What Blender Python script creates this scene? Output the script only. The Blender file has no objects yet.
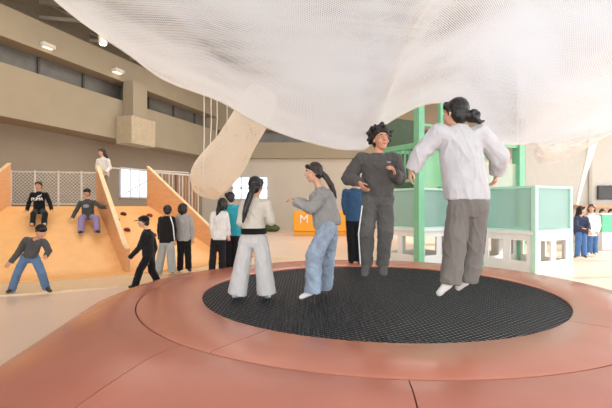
import bpy, bmesh, math, random
from mathutils import Vector, Matrix, noise
random.seed(7)
V = Vector
SC = bpy.context.scene
COL = SC.collection
FPX, HZ, CAMZ = 432.0, 205.0, 1.6
UP = V((0, 0, 1))

def P(px, py, D):
    return V(((px - 306) / FPX * D, D, CAMZ - (py - HZ) / FPX * D))

def rgb(h):
    h = h.lstrip('#')
    o = []
    for i in (0, 2, 4):
        c = int(h[i:i + 2], 16) / 255
        o.append(c / 12.92 if c <= .04045 else ((c + .055) / 1.055) ** 2.4)
    return (*o, 1)

# ------------------------------------------------------------------ materials
MATS = {}
def nodes(name):
    m = bpy.data.materials.new(name); m.use_nodes = True
    nt = m.node_tree
    return m, nt, nt.nodes['Principled BSDF'], nt.nodes, nt.links

def mat(name, col, rough=.6, var=.08, scale=6, bump=0, bscale=60, metal=0, spec=.5, sheen=0, sss=0, coat=0):
    if name in MATS: return MATS[name]
    m, nt, b, N, L = nodes(name)
    c = rgb(col) if isinstance(col, str) else col
    tc = N.new('ShaderNodeTexCoord')
    nz = N.new('ShaderNodeTexNoise'); nz.inputs['Scale'].default_value = scale; nz.inputs['Detail'].default_value = 4
    L.new(tc.outputs['Object'], nz.inputs['Vector'])
    r = N.new('ShaderNodeValToRGB')
    r.color_ramp.elements[0].position = .3; r.color_ramp.elements[1].position = .7
    r.color_ramp.elements[0].color = (c[0] * (1 - var), c[1] * (1 - var), c[2] * (1 - var), 1)
    r.color_ramp.elements[1].color = (min(1, c[0] * (1 + var)), min(1, c[1] * (1 + var)), min(1, c[2] * (1 + var)), 1)
    L.new(nz.outputs['Fac'], r.inputs['Fac']); L.new(r.outputs['Color'], b.inputs['Base Color'])
    b.inputs['Roughness'].default_value = rough; b.inputs['Metallic'].default_value = metal
    b.inputs['Specular IOR Level'].default_value = spec
    b.inputs['Sheen Weight'].default_value = sheen
    if coat: b.inputs['Coat Weight'].default_value = coat; b.inputs['Coat Roughness'].default_value = .2
    if sss:
        b.inputs['Subsurface Weight'].default_value = sss; b.inputs['Subsurface Scale'].default_value = .01
    if bump:
        n2 = N.new('ShaderNodeTexNoise'); n2.inputs['Scale'].default_value = bscale; n2.inputs['Detail'].default_value = 3
        L.new(tc.outputs['Object'], n2.inputs['Vector'])
        bp = N.new('ShaderNodeBump'); bp.inputs['Strength'].default_value = bump; bp.inputs['Distance'].default_value = .01
        L.new(n2.outputs['Fac'], bp.inputs['Height']); L.new(bp.outputs['Normal'], b.inputs['Normal'])
    MATS[name] = m
    return m

def cloth(name, col, var=.1, bump=.35):
    return mat(name, col, rough=.92, var=var, scale=9, bump=bump, bscale=90, spec=.15, sheen=.12)

def skin(name='skin', col='d9a588'):
    return mat(name, col, rough=.5, var=.05, scale=14, sss=.12, spec=.35)

def emit(name, col, s):
    if name in MATS: return MATS[name]
    m, nt, b, N, L = nodes(name)
    b.inputs['Base Color'].default_value = rgb(col)
    b.inputs['Emission Color'].default_value = rgb(col); b.inputs['Emission Strength'].default_value = s
    MATS[name] = m
    return m

def wood_mat(name, col, rough=.4, var=.12, sc=(1.2, 14, 14)):
    if name in MATS: return MATS[name]
    m, nt, b, N, L = nodes(name)
    c = rgb(col)
    tc = N.new('ShaderNodeTexCoord'); mp = N.new('ShaderNodeMapping'); mp.inputs['Scale'].default_value = sc
    L.new(tc.outputs['Object'], mp.inputs['Vector'])
    nz = N.new('ShaderNodeTexNoise'); nz.inputs['Scale'].default_value = 2.0; nz.inputs['Detail'].default_value = 6
    L.new(mp.outputs[0], nz.inputs['Vector'])
    r = N.new('ShaderNodeValToRGB'); r.color_ramp.elements[0].position = .35; r.color_ramp.elements[1].position = .68
    r.color_ramp.elements[0].color = (c[0] * (1 - var), c[1] * (1 - var * 1.3), c[2] * (1 - var * 1.5), 1)
    r.color_ramp.elements[1].color = (min(1, c[0] * (1 + var * .5)), min(1, c[1] * (1 + var * .5)), min(1, c[2] * (1 + var * .5)), 1)
    L.new(nz.outputs['Fac'], r.inputs['Fac']); L.new(r.outputs['Color'], b.inputs['Base Color'])
    b.inputs['Roughness'].default_value = rough
    MATS[name] = m
    return m

def net_mat(name, col, nu, nv, hole, transl=.45):
    """knotted net: UV lattice of cords with open holes; the cords pass some light"""
    if name in MATS: return MATS[name]
    m, nt, b, N, L = nodes(name)
    out = N['Material Output']
    uv = N.new('ShaderNodeUVMap'); sep = N.new('ShaderNodeSeparateXYZ'); L.new(uv.outputs[0], sep.inputs[0])
    def mth(op, a, bb=None):
        n = N.new('ShaderNodeMath'); n.operation = op
        for i, x in enumerate((a, bb)):
            if x is None: continue
            if isinstance(x, (int, float)): n.inputs[i].default_value = x
            else: L.new(x, n.inputs[i])
        return n.outputs[0]
    u = mth('MULTIPLY', sep.outputs[0], nu); v = mth('MULTIPLY', sep.outputs[1], nv)
    a = mth('ADD', u, v); c = mth('SUBTRACT', u, v)
    def tri(x):
        return mth('ABSOLUTE', mth('SUBTRACT', mth('FRACT', x), .5))   # 0 centre .. .5 cord
    mx = mth('MAXIMUM', tri(a), tri(c))
    nz = N.new('ShaderNodeTexNoise'); nz.inputs['Scale'].default_value = 7; nz.inputs['Detail'].default_value = 3; L.new(uv.outputs[0], nz.inputs['Vector'])
    hs_ = mth('MULTIPLY', mth('MAXIMUM', mth('SUBTRACT', nz.outputs['Fac'], .32), .02), hole * 2.6)
    h = mth('LESS_THAN', mx, hs_)          # 1 = hole
    d = N.new('ShaderNodeBsdfDiffuse'); d.inputs[0].default_value = rgb(col)
    t = N.new('ShaderNodeBsdfTranslucent'); t.inputs[0].default_value = rgb(col)
    mixd = N.new('ShaderNodeMixShader'); mixd.inputs[0].default_value = transl
    L.new(d.outputs[0], mixd.inputs[1]); L.new(t.outputs[0], mixd.inputs[2])
    tr = N.new('ShaderNodeBsdfTransparent')
    mx2 = N.new('ShaderNodeMixShader'); L.new(h, mx2.inputs[0]); L.new(mixd.outputs[0], mx2.inputs[1]); L.new(tr.outputs[0], mx2.inputs[2])
    L.new(mx2.outputs[0], out.inputs['Surface'])
    MATS[name] = m
    return m

def glass_mat(name, col, alpha=.5):
    if name in MATS: return MATS[name]
    m, nt, b, N, L = nodes(name)
    out = N['Material Output']
    b.inputs['Base Color'].default_value = rgb(col); b.inputs['Roughness'].default_value = .12
    tr = N.new('ShaderNodeBsdfTransparent'); tr.inputs[0].default_value = rgb('e2f1ec')
    mx = N.new('ShaderNodeMixShader'); mx.inputs[0].default_value = alpha
    L.new(tr.outputs[0], mx.inputs[1]); L.new(b.outputs[0], mx.inputs[2]); L.new(mx.outputs[0], out.inputs['Surface'])
    MATS[name] = m
    return m

# ------------------------------------------------------------------ geometry collector
def frame(d, ref=None):
    d = d.normalized()
    r = ref or (V((1, 0, 0)) if abs(d.z) > .9 else UP)
    a = d.cross(r)
    if a.length < 1e-5: a = d.cross(V((0, 1, 0)))
    a.normalize()
    return a, d.cross(a).normalized()

class G:
    def __init__(s): s.v = []; s.f = []; s.uv = None
    def add(s, vs, fs):
        n = len(s.v); s.v += [V(x) for x in vs]; s.f += [tuple(i + n for i in f) for f in fs]
    def rings(s, rings, close=True):
        n = len(rings[0]); vs = [p for r in rings for p in r]; fs = []
        for i in range(len(rings) - 1):
            for j in range(n):
                k = (j + 1) % n
                fs.append((i * n + j, i * n + k, (i + 1) * n + k, (i + 1) * n + j))
        if close:
            fs.append(tuple(reversed(range(n)))); fs.append(tuple(range((len(rings) - 1) * n, len(rings) * n)))
        s.add(vs, fs)
    def cap(s, a, b, ra, rb, seg=12, flat_a=False, flat_b=False):
        a, b = V(a), V(b); d = b - a
        if d.length < 1e-6: d = V((0, 0, 1e-4)); b = a + d
        dn = d.normalized(); x, y = frame(dn)
        R = []
        def ring(c, r): return [c + x * (r * math.cos(q)) + y * (r * math.sin(q)) for q in [2 * math.pi * k / seg for k in range(seg)]]
        if not flat_a:
            for t in (80, 55, 28): R.append(ring(a - dn * ra * math.sin(math.radians(t)), ra * math.cos(math.radians(t))))
        R.append(ring(a, ra)); R.append(ring(b, rb))
        if not flat_b:
            for t in (28, 55, 80): R.append(ring(b + dn * rb * math.sin(math.radians(t)), rb * math.cos(math.radians(t))))
        s.rings(R)
    def chain(s, pts, rs, seg=12, **k):
        for i in range(len(pts) - 1): s.cap(pts[i], pts[i + 1], rs[i], rs[i + 1], seg, **(k if i == len(pts) - 2 else {}))
    def ell(s, c, a, b, d, nu=14, nv=9):
        c = V(c); R = []
        for i in range(nv):
            t = math.radians(-86 + 172 * i / (nv - 1))
            R.append([c + d * math.sin(t) + (a * math.cos(q) + b * math.sin(q)) * math.cos(t) for q in [2 * math.pi * k / nu for k in range(nu)]])
        s.rings(R)
    def sph(s, c, r): s.ell(c, V((r, 0, 0)), V((0, r, 0)), V((0, 0, r)))
    def loft(s, secs, seg=20, p=2.3):
        """secs: (centre, lateral half-axis vector, front half-axis vector)"""
        R = []
        for c, a, b in secs:
            r = []
            for k in range(seg):
                q = 2 * math.pi * k / seg; cx, sy = math.cos(q), math.sin(q)
                r.append(c + a * (math.copysign(abs(cx) ** (2 / p), cx)) + b * (math.copysign(abs(sy) ** (2 / p), sy)))
            R.append(r)
        s.rings(R)
    def box(s, c, sx, sy, sz, rz=0, ax=None):
        c = V(c)
        if ax: X, Y, Z = ax
        else: X, Y, Z = V((math.cos(rz), math.sin(rz), 0)), V((-math.sin(rz), math.cos(rz), 0)), UP
        vs = [c + X * (i * sx / 2) + Y * (j * sy / 2) + Z * (k * sz / 2) for k in (-1, 1) for j in (-1, 1) for i in (-1, 1)]
        s.add(vs, [(0, 2, 3, 1), (4, 5, 7, 6), (0, 1, 5, 4), (1, 3, 7, 5), (3, 2, 6, 7), (2, 0, 4, 6)])
    def bar(s, a, b, w, h, up=UP):
        a, b = V(a), V(b); d = (b - a); L_ = d.length; d = d / L_
        y = up.cross(d)
        if y.length < 1e-4: y = V((0, 1, 0)).cross(d)
        y.normalize(); z = d.cross(y)
        s.box((a + b) / 2, L_, w, h, ax=(d, y, z))
    def build(s, name, m, parent=None, smooth=True, vox=0, sm=0, wr=None, bevel=0, sub=0, solid=0):
        base = parent_origin(parent) if parent else V((0, 0, 0))
        me = bpy.data.meshes.new(name)
        me.from_pydata([tuple(v - base) for v in s.v], [], s.f); me.update()
        if s.uv:
            ul = me.uv_layers.new(name='UVMap')
            for lp in me.loops: ul.data[lp.index].uv = s.uv[lp.vertex_index]
        o = bpy.data.objects.new(name, me); COL.objects.link(o)
        bm = bmesh.new(); bm.from_mesh(me); bmesh.ops.recalc_face_normals(bm, faces=bm.faces) if not s.uv else None; bm.to_mesh(me); bm.free()
        ap = False
        if vox:
            r = o.modifiers.new('r', 'REMESH'); r.mode = 'VOXEL'; r.voxel_size = vox; ap = True
        if sm:
            q = o.modifiers.new('s', 'SMOOTH'); q.factor = .5; q.iterations = sm; ap = True
        if bevel:
            q = o.modifiers.new('b', 'BEVEL'); q.width = bevel; q.segments = 2; q.limit_method = 'ANGLE'; ap = True
        if sub:
            q = o.modifiers.new('u', 'SUBSURF'); q.levels = sub; q.render_levels = sub; ap = True
        if ap:
            dg = bpy.context.evaluated_depsgraph_get(); dg.update()
            nm = bpy.data.meshes.new_from_object(o.evaluated_get(dg))
            o.modifiers.clear(); o.data = nm; nm.name = name; bpy.data.meshes.remove(me); me = nm
        if wr:
            amp, fx, fz = wr
            cs = [(v.co.copy(), v.normal.copy()) for v in me.vertices]
            for v, (c, n) in zip(me.vertices, cs):
                q = V((c.x * fx + base.x, c.y * fx, c.z * fz + c.x * fx * .35))
                n1 = noise.noise(q * .8 + V((noise.noise(q * .5), 0, 0)))
                d = noise.noise(q * .6) * .5 + max(0, 1 - abs(n1) * 3.2) ** 1.6 * .75 - .25 + (0.4 - abs(noise.noise(q * 1.9 + V((3, 1, 7))))) * .45
                v.co = c + n * (d * amp)
        for pl in me.polygons: pl.use_smooth = smooth
        if smooth and not vox and not s.uv: me.set_sharp_from_angle(angle=math.radians(38))
        me.materials.clear(); me.materials.append(m)
        if parent: o.parent = parent
        return o

def parent_origin(p):
    o = V((0, 0, 0))
    while p: o = o + V(p.location); p = p.parent
    return o

def tag(o, label=None, cat=None, group=None, kind=None):
    if label: o['label'] = label
    if cat: o['category'] = cat
    if group: o['group'] = group
    if kind: o['kind'] = kind
    return o

def thing(name, loc, label, cat, group=None):
    o = bpy.data.objects.new(name, None); COL.objects.link(o); o.location = loc; o.empty_display_size = .1
    return tag(o, label, cat, group)

def struct(g, name, m, **k): return tag(g.build(name, m, smooth=k.pop('smooth', False), **k), kind='structure')

# ------------------------------------------------------------------ people
def hand(g, w, d, n, s=1, curl=.35, thumb=1):
    d = d.normalized(); n = (n - d * n.dot(d))
    n = n.normalized() if n.length > 1e-3 else frame(d)[0]
    sd = d.cross(n).normalized() * thumb
    g.loft([(w, sd * .022 * s, n * .018 * s), (w + d * .03 * s, sd * .034 * s, n * .016 * s), (w + d * .085 * s, sd * .038 * s, n * .012 * s)], seg=12)
    for k, (off, ln) in enumerate(((-.031, .066), (-.0105, .077), (.0105, .072), (.031, .056))):
        p = w + d * (.08 * s) + sd * (-off * s); dd = (d + sd * (-off * 2.6)).normalized(); r = .0088 * s
        for j, fr in enumerate((.44, .31, .25)):
            dd = (dd * math.cos(curl) + n * math.sin(curl)).normalized()
            q = p + dd * (ln * fr * s); g.cap(p, q, r, r * .92, 8); p = q; r *= .92
    p = w + d * .025 * s + sd * .026 * s
    dd = (d * .62 + sd * .62 + n * .45).normalized(); q = p + dd * .04 * s; g.cap(p, q, .0125 * s, .0105 * s, 8)
    dd = (d * .85 + sd * .2 + n * .45).normalized(); g.cap(q, q + dd * .03 * s, .0102 * s, .0085 * s, 8)

def head(g, c, f, u, r, s):
    def q(x, y, z): return c + (r * x + f * y + u * z) * s
    def e(x, y, z, a, b, d): g.ell(q(x, y, z), r * a * s, f * b * s, u * d * s)
    e(0, -.008, .028, .075, .093, .088); e(0, .022, -.038, .058, .066, .074); e(0, .05, -.088, .03, .028, .024)
    g.cap(q(0, .086, .016), q(0, .104, -.022), .008 * s, .0145 * s, 8)
    for k in (-1, 1):
        e(k * .075, -.008, -.008, .011, .02, .032); e(k * .032, .066, .03, .026, .02, .013); e(k * .038, .052, -.03, .024, .03, .028)
        g.cap(q(k * .008, .097, -.024), q(k * .012, .092, -.024), .008 * s, .007 * s, 8)
    g.cap(q(-.018, .076, -.056), q(.018, .076, -.056), .011 * s, .011 * s, 8)

def person(label, J, H, f, hf, M, hair, hu=None, vox=.01, top=None, pants=None, group=None, z0=None, hands=None,
           face=1, extras=None, cat='person', dep=1.0, tw=(.185, .16, .16, .165), wr=(.008, 14, 9), foot=None, wrt=None):
    for k, zm in (('aa', .1), ('ab', .1), ('ta', .075), ('tb', .075)): J[k].z = max(J[k].z, zm)
    s = H / 1.6; f = V(f).normalized(); hf = V(hf).normalized()
    lat = f.cross(UP).normalized()
    sh = J['sa'], J['sb']; hp = J['ha'], J['hb']
    nk = J['neck']; pel = (hp[0] + hp[1]) / 2
    sl = (sh[1] - sh[0]); sl = sl.normalized(); hl = (hp[1] - hp[0]).normalized()
    zb = min(J[k].z for k in ('ta', 'tb')) - .03 if z0 is None else z0
    root = thing('person', (pel.x, pel.y, zb), label, cat, group)
    u = V(hu).normalized() if hu else UP
    u = (u - hf * u.dot(hf)).normalized(); r = hf.cross(u).normalized()
    c = J['head']
    spine = nk - pel; sp = spine.normalized(); fr = (f - sp * f.dot(sp)).normalized()
    shc = (sh[0] + sh[1]) / 2
    # body, one continuous surface
    b = G(); head(b, c, hf, u, r, s * hair.get('hs', 1.09))
    b.cap(c - u * .06 * s - hf * .012 * s, nk - sp * .03, .046 * s, .055 * s)
    def tl(t): return pel + spine * t
    b.loft([(pel - sp * .05 * s, hl * .13 * s, fr * .085 * s), (tl(.15), hl * .14 * s, fr * .09 * s), (tl(.4), hl * .115 * s, fr * .08 * s), (tl(.7), sl * .13 * s, fr * .09 * s), (tl(.9), sl * .13 * s, fr * .07 * s), (tl(1.0), sl * .05 * s, fr * .045 * s)])
    hd = hands or {}
    for k in 'ab':
        S, E, W = J['s' + k], J['e' + k], J['w' + k]
        b.chain([S, E, W], [.042 * s, .034 * s, .024 * s])
        b.cap(tl(.85), S, .06 * s, .045 * s)
        o = hd.get(k, {})
        dr = V(o['d']) if 'd' in o else (W - E)
        hand(b, W, dr, V(o.get('n', f)), s * .95, o.get('curl', .35), o.get('t', 1 if k == 'a' else -1))
        Hh, K, A, T = J['h' + k], J['k' + k], J['a' + k], J['t' + k]
        b.chain([Hh, K, A], [.07 * s, .048 * s, .034 * s]); b.chain([A, A * .4 + T * .6, T], [.034 * s, .03 * s, .024 * s])
    body = b.build('body', M['skin'], root, vox=vox, sm=2)
    # upper garment
    t = dict(sl=(.068, .062, .05), hem=-.02, coll=.06); t.update(top or {})
    g = G()
    ts, tc_, twt, th = [x * s for x in tw]
    hemc = pel + sp * (t['hem'] * s)
    g.loft([(hemc, hl * th, fr * .115 * s * dep), (tl(.2), hl * th * 1.04, fr * .122 * s * dep), (tl(.45), (hl + sl).normalized() * twt, fr * .115 * s * dep), (tl(.72), sl * tc_, fr * .118 * s * dep),
            (tl(.88), sl * ts * .86, fr * .1 * s * dep), (tl(.97), sl * ts * .52, fr * .075 * s), (tl(1.03), sl * t['coll'] * s, fr * t['coll'] * s)])
    for k in 'ab':
        S, E, W = J['s' + k], J['e' + k], J['w' + k]
        a0, a1, a2 = [x * s for x in t['sl']]
        g.cap(tl(.82), S, .085 * s, a0)
        g.cap(S, E, a0, a1); 
        if t.get('short'): pass
        else: g.cap(E, W + (W - E).normalized() * .01, a1, a2, flat_b=True)
    shirt = g.build(t.get('name', 'sweatshirt'), M['top'], root, vox=max(vox, .007), sm=3, wr=wrt or wr)
    # trousers
    p = dict(r=(.092, .078, .075), waist=.02); p.update(pants or {})
    g = G()
    g.loft([(pel - sp * .1 * s, hl * .12 * s, fr * .09 * s), (pel - sp * .03 * s, hl * .158 * s, fr * .112 * s), (pel + sp * .08 * s, hl * .15 * s, fr * .108 * s), (pel + sp * (.14 + p['waist']) * s, hl * .138 * s, fr * .1 * s)])
    for k in 'ab':
        Hh, K, A = J['h' + k], J['k' + k], J['a' + k]
        q = [x * s for x in p['r']]
        g.cap(Hh, K, q[0], q[1]); g.cap(K, A + (A - K).normalized() * .02, q[1], q[2], flat_b=True, seg=16)
    g.build(p.get('name', 'trousers'), M['pants'], root, vox=max(vox, .008), sm=3, wr=wr)
    # shoes / socks
    for k in 'ab':
        A, T = J['a' + k], J['t' + k]
        d = (T - A); dn = d.normalized(); g = G()
        fl = dn.cross(UP if abs(dn.z) < .9 else f); fl.normalize(); fu = fl.cross(dn).normalized()
        if fu.z < 0: fu = -fu
        hl_ = A - dn * .045 * s
        off = V((0, 0, 0))
        g.loft([(hl_ - dn * .012 * s, fl * .02 * s, fu * .02 * s), (hl_, fl * .035 * s, fu * .04 * s), (A + d * .35, fl * .04 * s, fu * .042 * s), (A + d * .7, fl * .047 * s, fu * .032 * s), (A + d * .95, fl * .044 * s, fu * .03 * s), (T + dn * .02 * s, fl * .034 * s, fu * .026 * s), (T + dn * .034 * s, fl * .016 * s, fu * .012 * s)], seg=14)
        g.cap(A, A + (J['k' + k] - A).normalized() * .08 * s, .042 * s, .044 * s)
        g.build(foot or 'shoe', M['shoe'], root, vox=max(vox * .8, .006), sm=2)
    # face
    hs = s * hair.get('hs', 1.09)
    def q(x, y, z): return c + (r * x + f2 * y + u * z) * hs
    f2 = hf
    if face:
        for k in (-1, 1):
            g = G(); g.ell(q(k * .031, .0835, .006), r * .0135 * hs, f2 * .008 * hs, u * .007 * hs)
            e = g.build('eye', mat('eye_white', 'e8e2dc', rough=.25), root)
            g = G(); g.ell(q(k * .031, .0895, .006), r * .0065 * hs, f2 * .004 * hs, u * .0068 * hs); g.build('iris', mat('iris_dark', '1c120c', rough=.2), e)
            g = G(); g.chain([q(k * .015, .089, .027), q(k * .032, .086, .032), q(k * .05, .074, .026)], [.0035 * hs, .0045 * hs, .003 * hs], 8); g.build('eyebrow', M['hair'], root)
        g = G(); g.chain([q(-.024, .083, -.052), q(0, .0885, -.058), q(.024, .083, -.052)], [.004 * hs, .0065 * hs, .004 * hs], 8)
        g.build('mouth', mat('lips', 'b56a5e', rough=.4, var=.03), root)
    # hair
    st = hair['style']; g = G()
    def he(x, y, z, a, b_, d): g.ell(q(x, y, z), r * a * hs, f2 * b_ * hs, u * d * hs)
    if st != 'bare':
        he(0, -.026, .04, .085, .092, .088); he(0, -.05, -.015, .074, .06, .075)
        g.chain([q(-.07, .035, .045), q(-.03, .068, .078), q(.035, .066, .08), q(.07, .03, .045)], [.022 * hs, .026 * hs, .026 * hs, .022 * hs])
        for k in (-1, 1): g.cap(q(k * .074, .005, .03), q(k * .075, -.012, -.02), .018 * hs, .012 * hs)
    if st == 'curly':
        for i in range(130):
            a = random.uniform(0, 2 * math.pi); z = random.uniform(-.5, 1)
            R_ = math.sqrt(max(0, 1 - z * z)); x, y = R_ * math.cos(a), R_ * math.sin(a)
            if y > .45 and z < .52 or y > .1 and z < 0: continue
            jx = random.uniform(.96, 1.16); x *= jx; y *= jx; z *= jx
            o_ = V((x * .094, -.024 + y * .1, .04 + z * .092)); tg = V((random.uniform(-1, 1), random.uniform(-1, 1), random.uniform(-1, 1))).normalized() * .02
            e_ = V((x, y, z)).normalized() * random.uniform(.012, .03)
            g.chain([q(*o_), q(*(o_ + e_ * .7 + tg * .6)), q(*(o_ + e_ + tg * 1.4 - V((0, 0, .008))))], [.019 * hs, .014 * hs, .006 * hs], 7)
    if st == 'bob':
        for k in (-1, 1): g.chain([q(k * .06, -.03, .04), q(k * .075, -.025, -.05), q(k * .06, -.03, -.1)], [.04 * hs, .035 * hs, .025 * hs])
        g.chain([q(0, -.07, .03), q(0, -.075, -.05), q(0, -.06, -.11)], [.06 * hs, .05 * hs, .04 * hs])
    for tail, rad in hair.get('tails', []):
        g.chain(tail, [x * s for x in rad])
    for bp, br in hair.get('buns', []):
        for i in range(9):
            a = i * 2.4; zz = -1 + 2 * (i + .5) / 9; rr = math.sqrt(1 - zz * zz)
            g.sph(bp + V((rr * math.cos(a), rr * math.sin(a), zz)) * br * .5, br * .62)
    hwr = (.006, 22, 9) if st != 'curly' else (.006, 30, 30)
    ho = g.build('hair', M['hair'], root, vox=max(vox, .0055 if st == 'curly' else .007), sm=0 if st == 'curly' else 2, wr=hwr)
    if hair.get('cap'):
        g = G()
        he2 = lambda x, y, z, a, b_, d: g.ell(q(x, y, z), r * a * hs, f2 * b_ * hs, u * d * hs)
        he2(0, -.012, .056, .092, .104, .078); g.loft([(q(0, -.012, .03), r * .093 * hs, f2 * .105 * hs), (q(0, -.012, .055), r * .092 * hs, f2 * .104 * hs)])
        co = g.build('cap', M['cap'], root, vox=max(vox, .008), sm=2)
        if hair['cap'] == 'brim':
            g = G(); g.loft([(q(0, .07, .045), r * .07 * hs, u * .008 * hs), (q(0, .12, .042), r * .072 * hs, u * .008 * hs), (q(0, .165, .03), r * .05 * hs, u * .007 * hs), (q(0, .18, .026), r * .02 * hs, u * .005 * hs)], seg=14)
            g.build('brim', M['cap'], co, sm=0)
    if extras: extras(root, s, dict(tl=tl, sl=sl, hl=hl, fr=fr, pel=pel, sp=sp, q=q, r=r, f2=f2, u=u, hs=hs))
    return root

def JJ(D, **k):
    """joint positions: (px, py[, depth offset])"""
    return {n: P(v[0], v[1], D + (v[2] if len(v) > 2 else 0)) for n, v in k.items()}

SK = skin(); SK2 = skin('skin_warm', 'd2987a')
HB = mat('hair_black', '17120f', rough=.42, var=.25, scale=30, spec=.5)
HBR = mat('hair_brown', '4a3222', rough=.45, var=.2, scale=30)
SOCK = cloth('sock_white', 'e6e3de', .04)

# ---- trampoline
TC = V((.95, 5.92, 0)); TR, RO, RS, TZ = 2.31, 3.05, 4.32, .45
def pol(r, deg, z=0):
    a = math.radians(deg)                       # 0 = toward the camera, positive = toward -x
    return V((TC.x - r * math.sin(a), TC.y - r * math.cos(a), z))
def cyl(c, r, z):
    return V((c.x + r[0], c.y + r[1], z))

TERRA = mat('terracotta_vinyl', 'c27962', rough=.27, var=.05, scale=1.6, bump=.03, bscale=120, spec=.7)
TERRA2 = mat('terracotta_vinyl_slope', 'b8725f', rough=.27, var=.07, scale=1.2, bump=.03, bscale=120, spec=.7)
DARK = mat('seam_dark', '2a1512', rough=.8)
def trampoline():
    t = thing('trampoline', (TC.x, TC.y, 0), 'large round trampoline with black woven mat and terracotta padded surround on peach floor', 'trampoline')
    g = G()                                                     # dark frame under the pads
    n = 72; R = []
    for r, z in ((3.9, .0), (3.9, .02), (RO - .03, TZ - .1), (TR + .02, TZ - .05), (TR + .02, .0)):
        R.append([pol(r, 360 * k / n, z) for k in range(n)])
    g.rings(R, close=False); g.build('base_frame', DARK, t, smooth=False)
    rc = [34, 154, 214, 264, 314.5, 394]
    for k in range(5):                                          # flat ring pads
        a0, a1 = rc[k] + .1, rc[k + 1] - .1
        prof = [(TR, TZ - .05), (TR - .005, TZ - .012), (TR + .02, TZ), (RO - .03, TZ), (RO, TZ - .012), (RO, TZ - .05)]
        g = G(); m = int((a1 - a0) / 2.5)
        g.rings([[pol(r, a0 + (a1 - a0) * i / m, z) for r, z in prof] for i in range(m + 1)])
        g.build('ring_pad', TERRA, t)
    def hexr(a):
        q = ((a - 22 + 30) % 60) - 30
        return 4.1 / math.cos(math.radians(q)) - .16 * max(0, (abs(q) - 18) / 12) ** 2
    cuts = [5, 40, 76, 112, 148, 184, 220, 256, 293, 329, 365]
    for a0, a1 in zip(cuts, cuts[1:]):                          # sloping pads: a gentle shoulder, a fold, then the steep skirt
        g = G(); m = 18; rings = []
        for i in range(m + 1):
            w = i / m; aa = a0 + (a1 - a0) * (.0022 + w * .9956)
            rh = hexr(aa); rr_ = RO + .012 + (rh - RO) * .26
            top = [pol(RO + .012, aa, TZ - .014), pol((RO + rr_) / 2, aa, TZ - .012), pol(rr_ - .04, aa, TZ - .03), pol(rr_ + .05, aa, TZ - .055)]
            for j in range(1, 7):
                q = j / 6; top.append(pol(rr_ + .05 + (rh - rr_ - .05) * q, aa, (TZ - .055) * (1 - q) + .05 * q + .02 * math.sin(math.pi * q)))
            bot = [pol(rh, aa, .004), pol(RO + .012, aa, TZ - .09)]
            rings.append(top + bot)
        g.rings(rings); g.build('slope_pad', TERRA2, t)
    # mat: woven straps
    g = G(); z = TZ - .035; pitch = .054; cnt = int(TR / pitch)
    for fam in (0, 1):
        ang = math.radians(37 if fam == 0 else -37)
        d = V((math.cos(ang), math.sin(ang), 0)); nrm = V((-d.y, d.x, 0))
        for k in range(-cnt, cnt + 1):
            o = k * pitch; h = math.sqrt(max(0, (TR + .01) ** 2 - o * o))
            if h < .1: continue
            seg = max(2, int(2 * h / .16)); pts = []
            c = TC + nrm * o + UP * (z + .003 * fam)
            R = []
            for i in range(seg + 1):
                p = c + d * (-h + 2 * h * i / seg)
                sag = -.015 * max(0, 1 - ((p - TC).xy.length / TR) ** 2)
                p = p + UP * sag; w = .0112
                R.append([p - nrm * w, p - nrm * w * .5 + UP * .006, p + nrm * w * .5 + UP * .006, p + nrm * w])
            g.rings(R)
    g.build('jump_mat', mat('strap_black', '0d0e13', rough=.5, var=.2, scale=4, spec=.5), t)
    g = G(); R = []  # pale sheet added under the straps, stands in for light seen through the gaps
    for r in (TR + .015, TR * .8, TR * .6, TR * .4, TR * .2, .01):
        R.append([pol(r, 360 * k / 64, z - .007 - .015 * max(0, 1 - (r / TR) ** 2)) for k in range(64)])
    g.rings(R, close=False); g.build('gap_sheet', mat('gap_sheet_pale', 'dfe2e8', rough=.6, var=.15, scale=2), t)
    return t
trampoline()

# ------------------------------------------------------------------ room
WD = V((.3162, .9487, 0)); WN = V((.9487, -.3162, 0)); W0 = V((-10.6, 15, 0))
YB = 29.0
TEND = (YB - 15) / .9487
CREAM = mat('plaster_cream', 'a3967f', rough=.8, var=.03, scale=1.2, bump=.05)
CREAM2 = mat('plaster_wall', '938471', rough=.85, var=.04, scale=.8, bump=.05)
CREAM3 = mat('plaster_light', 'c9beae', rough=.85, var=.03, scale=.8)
GREYW = mat('clerestory_panel', '6e6a64', rough=.4, var=.15, scale=1.5)
def wl(t, off, z): return W0 + WD * t + WN * off + UP * z

g = G(); g.add([(-40, -14, 0), (34, -14, 0), (34, YB + 2, 0), (-40, YB + 2, 0), (-40, -14, -.2), (34, -14, -.2), (34, YB + 2, -.2), (-40, YB + 2, -.2)], [(0, 1, 2, 3), (7, 6, 5, 4), (0, 4, 5, 1), (1, 5, 6, 2), (2, 6, 7, 3), (3, 7, 4, 0)])
struct(g, 'floor', mat('floor_vinyl', 'e4c8b2', rough=.34, var=.03, scale=.6, spec=.35))
g = G(); g.box((-9, 8, 11.2), 52.4, 46, .3); struct(g, 'ceiling', mat('ceiling_dark', '75695b', rough=.9, var=.1))

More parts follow.
